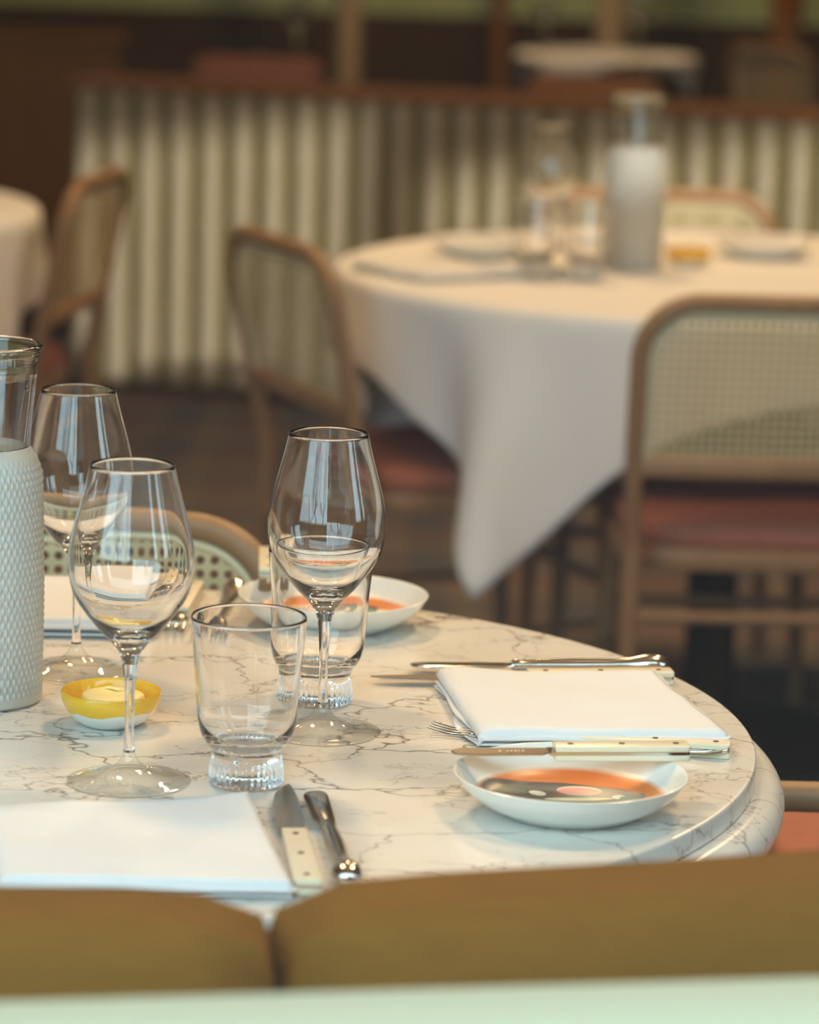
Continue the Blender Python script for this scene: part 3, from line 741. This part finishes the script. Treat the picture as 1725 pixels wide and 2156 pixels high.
# things on the cloth-covered tables
BZ = TT+.0046
dup(wg, 'blurred wine glass on the white tablecloth beside the far carafe', (.203, 5.27, BZ), .2, 'wine glasses behind')
dup(tu, 'blurred tumbler on the white tablecloth in front of the far wine glass', (.178, 5.17, BZ), .2, 'tumblers behind')
dup(tu, 'blurred tumbler between the far wine glass and far carafe', (.255, 5.15, BZ), .5, 'tumblers behind')
dup(car, 'blurred textured carafe standing on the white tablecloth', (.333, 5.29, BZ), .4)
dup(dsh, 'yellow butter dish on the white tablecloth beside the far carafe', (.425, 5.36, BZ), .8)
dup(pl, 'side plate on the white tablecloth behind the near chair back', (.56, 5.52, BZ), .9)
dup(pl, 'side plate at the left of the white tablecloth', (.10, 5.42, BZ), 2.2)
nap = bpy.data.objects['napkin']
dup(nap, 'folded napkin on the left part of the white tablecloth', (.03, 5.16, BZ), .5, 'napkins on the tablecloth behind')
dup(nap, 'folded napkin at the far side of the white tablecloth', (.30, 5.66, BZ), 1.7, 'napkins on the tablecloth behind')
dup(wg, 'wine glass on the far cloth-covered table, at its left edge', (.40, 11.3, BZ), .1, 'wine glasses far behind')
dup(wg, 'wine glass in the middle of the far right cloth-covered table', (.70, 11.3, BZ), .1, 'wine glasses far behind')
dup(nap, 'folded napkin on the far right cloth-covered table', (.52, 11.25, BZ), .3, 'napkins far behind')
dup(wg, 'wine glass on the far left cloth-covered table', (-.37, 10.3, BZ), .1, 'wine glasses far behind')
dup(nap, 'folded napkin on the far left cloth-covered table', (-.52, 10.28, BZ), .2, 'napkins far behind')

# ================================================================== STRIPED BOOTH AND FAR ROOM
P0, P1 = Vector((-.880, 8.72, 0)), Vector((1.55, 8.06, 0))
bl = (P1-P0).length; brz = math.atan2(P1.y-P0.y, P1.x-P0.x)
bo = thing('striped_booth', 'long booth back with vertical pale channels on olive green fabric', 'booth', P0, brz)
box('back_panel', (0, 0, .03), (bl, .14, .775), M['olive'], bo, .012)
box('top_rail', (-.005, -.022, .775), (bl+.005, .15, .805), M['leather'], bo, .012, 3)
box('plinth', (.01, .012, 0), (bl-.01, .13, .03), M['dark_wood'], bo)
box('seat', (0, .14, .10), (bl, .65, .46), M['olive'], bo, .03, 3)
pitch = .0822; w = .058; chm = None
for i in range(int(bl/pitch)):
    if chm is None:
        bm = bmesh.new(); rows = []
        zs = [.04, .05, .07, .40, .74, .765, .773]
        for q, z in enumerate(zs):
            dep = (.35, .8, 1, 1, 1, .8, .35)[q]
            rows.append([bm.verts.new(((-w/2+w*k/8), -.024*dep*math.sin(PI*k/8)**.7 if 0 < k < 8 else 0.002, z)) for k in range(9)])
        for A, B in zip(rows, rows[1:]):
            for k in range(8): bm.faces.new((A[k], A[k+1], B[k+1], B[k]))
        o = finish(bm, 'channel', M['pale_channel'], bo); chm = o.data
    else:
        o = bpy.data.objects.new('channel', chm); C.objects.link(o); o.parent = bo
    o.location = (pitch*(i+.5), 0, 0)
pt = thing('wood_partition', 'amber brown wooden partition at the left behind the booth', 'partition', (-1.62, 9.75, 0))
box('panel', (-.75, 0, 0), (.76, .08, .83), M['mid_wood'], pt, .006)
box('cap', (-.77, -.02, .83), (.78, .10, .855), M['mid_wood'], pt, .006)
for i, (x, y, r, lab) in enumerate(((-.262, 12.2, .045, 'slim pale column left of centre in the far room'), (.655, 12.1, .055, 'slim pale column behind the far right tablecloth'), (.28, 12.6, .03, 'thin dark wooden column between the two pale ones'), (1.30, 12.4, .06, 'wooden column near the right edge of the far room'))):
    c_ = thing('column', lab, 'column', (x, y, 0), 0, 'columns in the far room')
    mt = M['wall_warm'] if i < 2 else M['mid_wood']
    lathe('shaft', [(0, .08), (r, .08), (r*.94, 2.82), (0, 2.82)], mt, c_, 28, sharp=40)
    lathe('base', [(0, 0), (r*1.5, 0), (r*1.5, .05), (r*1.1, .085), (0, .085)], mt, c_, 28, sharp=40)
    lathe('capital', [(0, 2.81), (r, 2.81), (r*1.6, 2.88), (r*1.6, 2.9), (0, 2.9)], mt, c_, 28, sharp=40)
dup(ch, 'cane back chair beyond the booth beside the far right tablecloth', (1.32, 11.0, 0), -1.0)

# ================================================================== WINDOW BANQUETTE IN THE FOREGROUND
def cushion(name, label, W, H, T, loc, rz, group, mat=None):
    bm = bmesh.new(); bmesh.ops.create_cube(bm, size=1)
    bmesh.ops.subdivide_edges(bm, edges=bm.edges[:], cuts=15, use_grid_fill=True)
    for v in bm.verts:
        x, y, z = v.co*2; n = 30.0
        m = max(abs(x), abs(z)); q = (abs(x)**n+abs(z)**n)**(1/n)
        f = (m/q if q else 1); px_, pz_ = x*f, z*f
        k = 1-.62*m**9
        dr = max(0, (abs(px_)*W/2-(W/2-.065))/.065)**2*.011 if pz_ > 0 else 0
        v.co = Vector((px_*W/2, y*T/2*k, pz_*H/2+H/2-dr*pz_**3)) + Vector((0, noise.noise(Vector((x*2, z*2, 1)))*.006, 0))
    o = finish(bm, name, mat or M['velvet'], None)
    o.location = loc; o.rotation_euler = (0, 0, rz); return tag(o, label, 'cushion', group)
GB = 'mustard back cushions of the window bench'
bz = .43
bn = thing('window_bench', 'bench under the window carrying the mustard back cushions', 'bench', (0, 1.75, 0), .17)
box('bench_seat', (-1.2, -.20, .36), (1.2, .16, .43), M['velvet'], bn, .02, 3)
box('bench_base', (-1.2, -.19, 0), (1.2, .11, .36), M['dark_wood'], bn)
cushion('back_cushion', 'mustard velvet back cushion at the lower left, nearest the frame corner', .62, .431, .14, (-.3705, 1.63, bz), .03, GB)
cushion('back_cushion', 'mustard velvet back cushion at the lower right with a rising top edge', .70, .431, .14, (.2715, 1.755, bz), .31, GB)
# loose cushions on the far side of the striped booth, peeping over its rail
BM = Matrix.Translation(P0) @ Matrix.Rotation(brz, 4, 'Z')
for x, h, mt, lab in ((.42, .40, 'seat_red', 'terracotta cushion peeping over the left part of the striped booth'), (1.30, .39, 'leather', 'tan cushion peeping over the striped booth left of the far carafe')):
    cushion('booth_cushion', lab, .34, h, .13, BM @ Vector((x, .215, .46)), brz, 'cushions on the striped booth', M[mt])
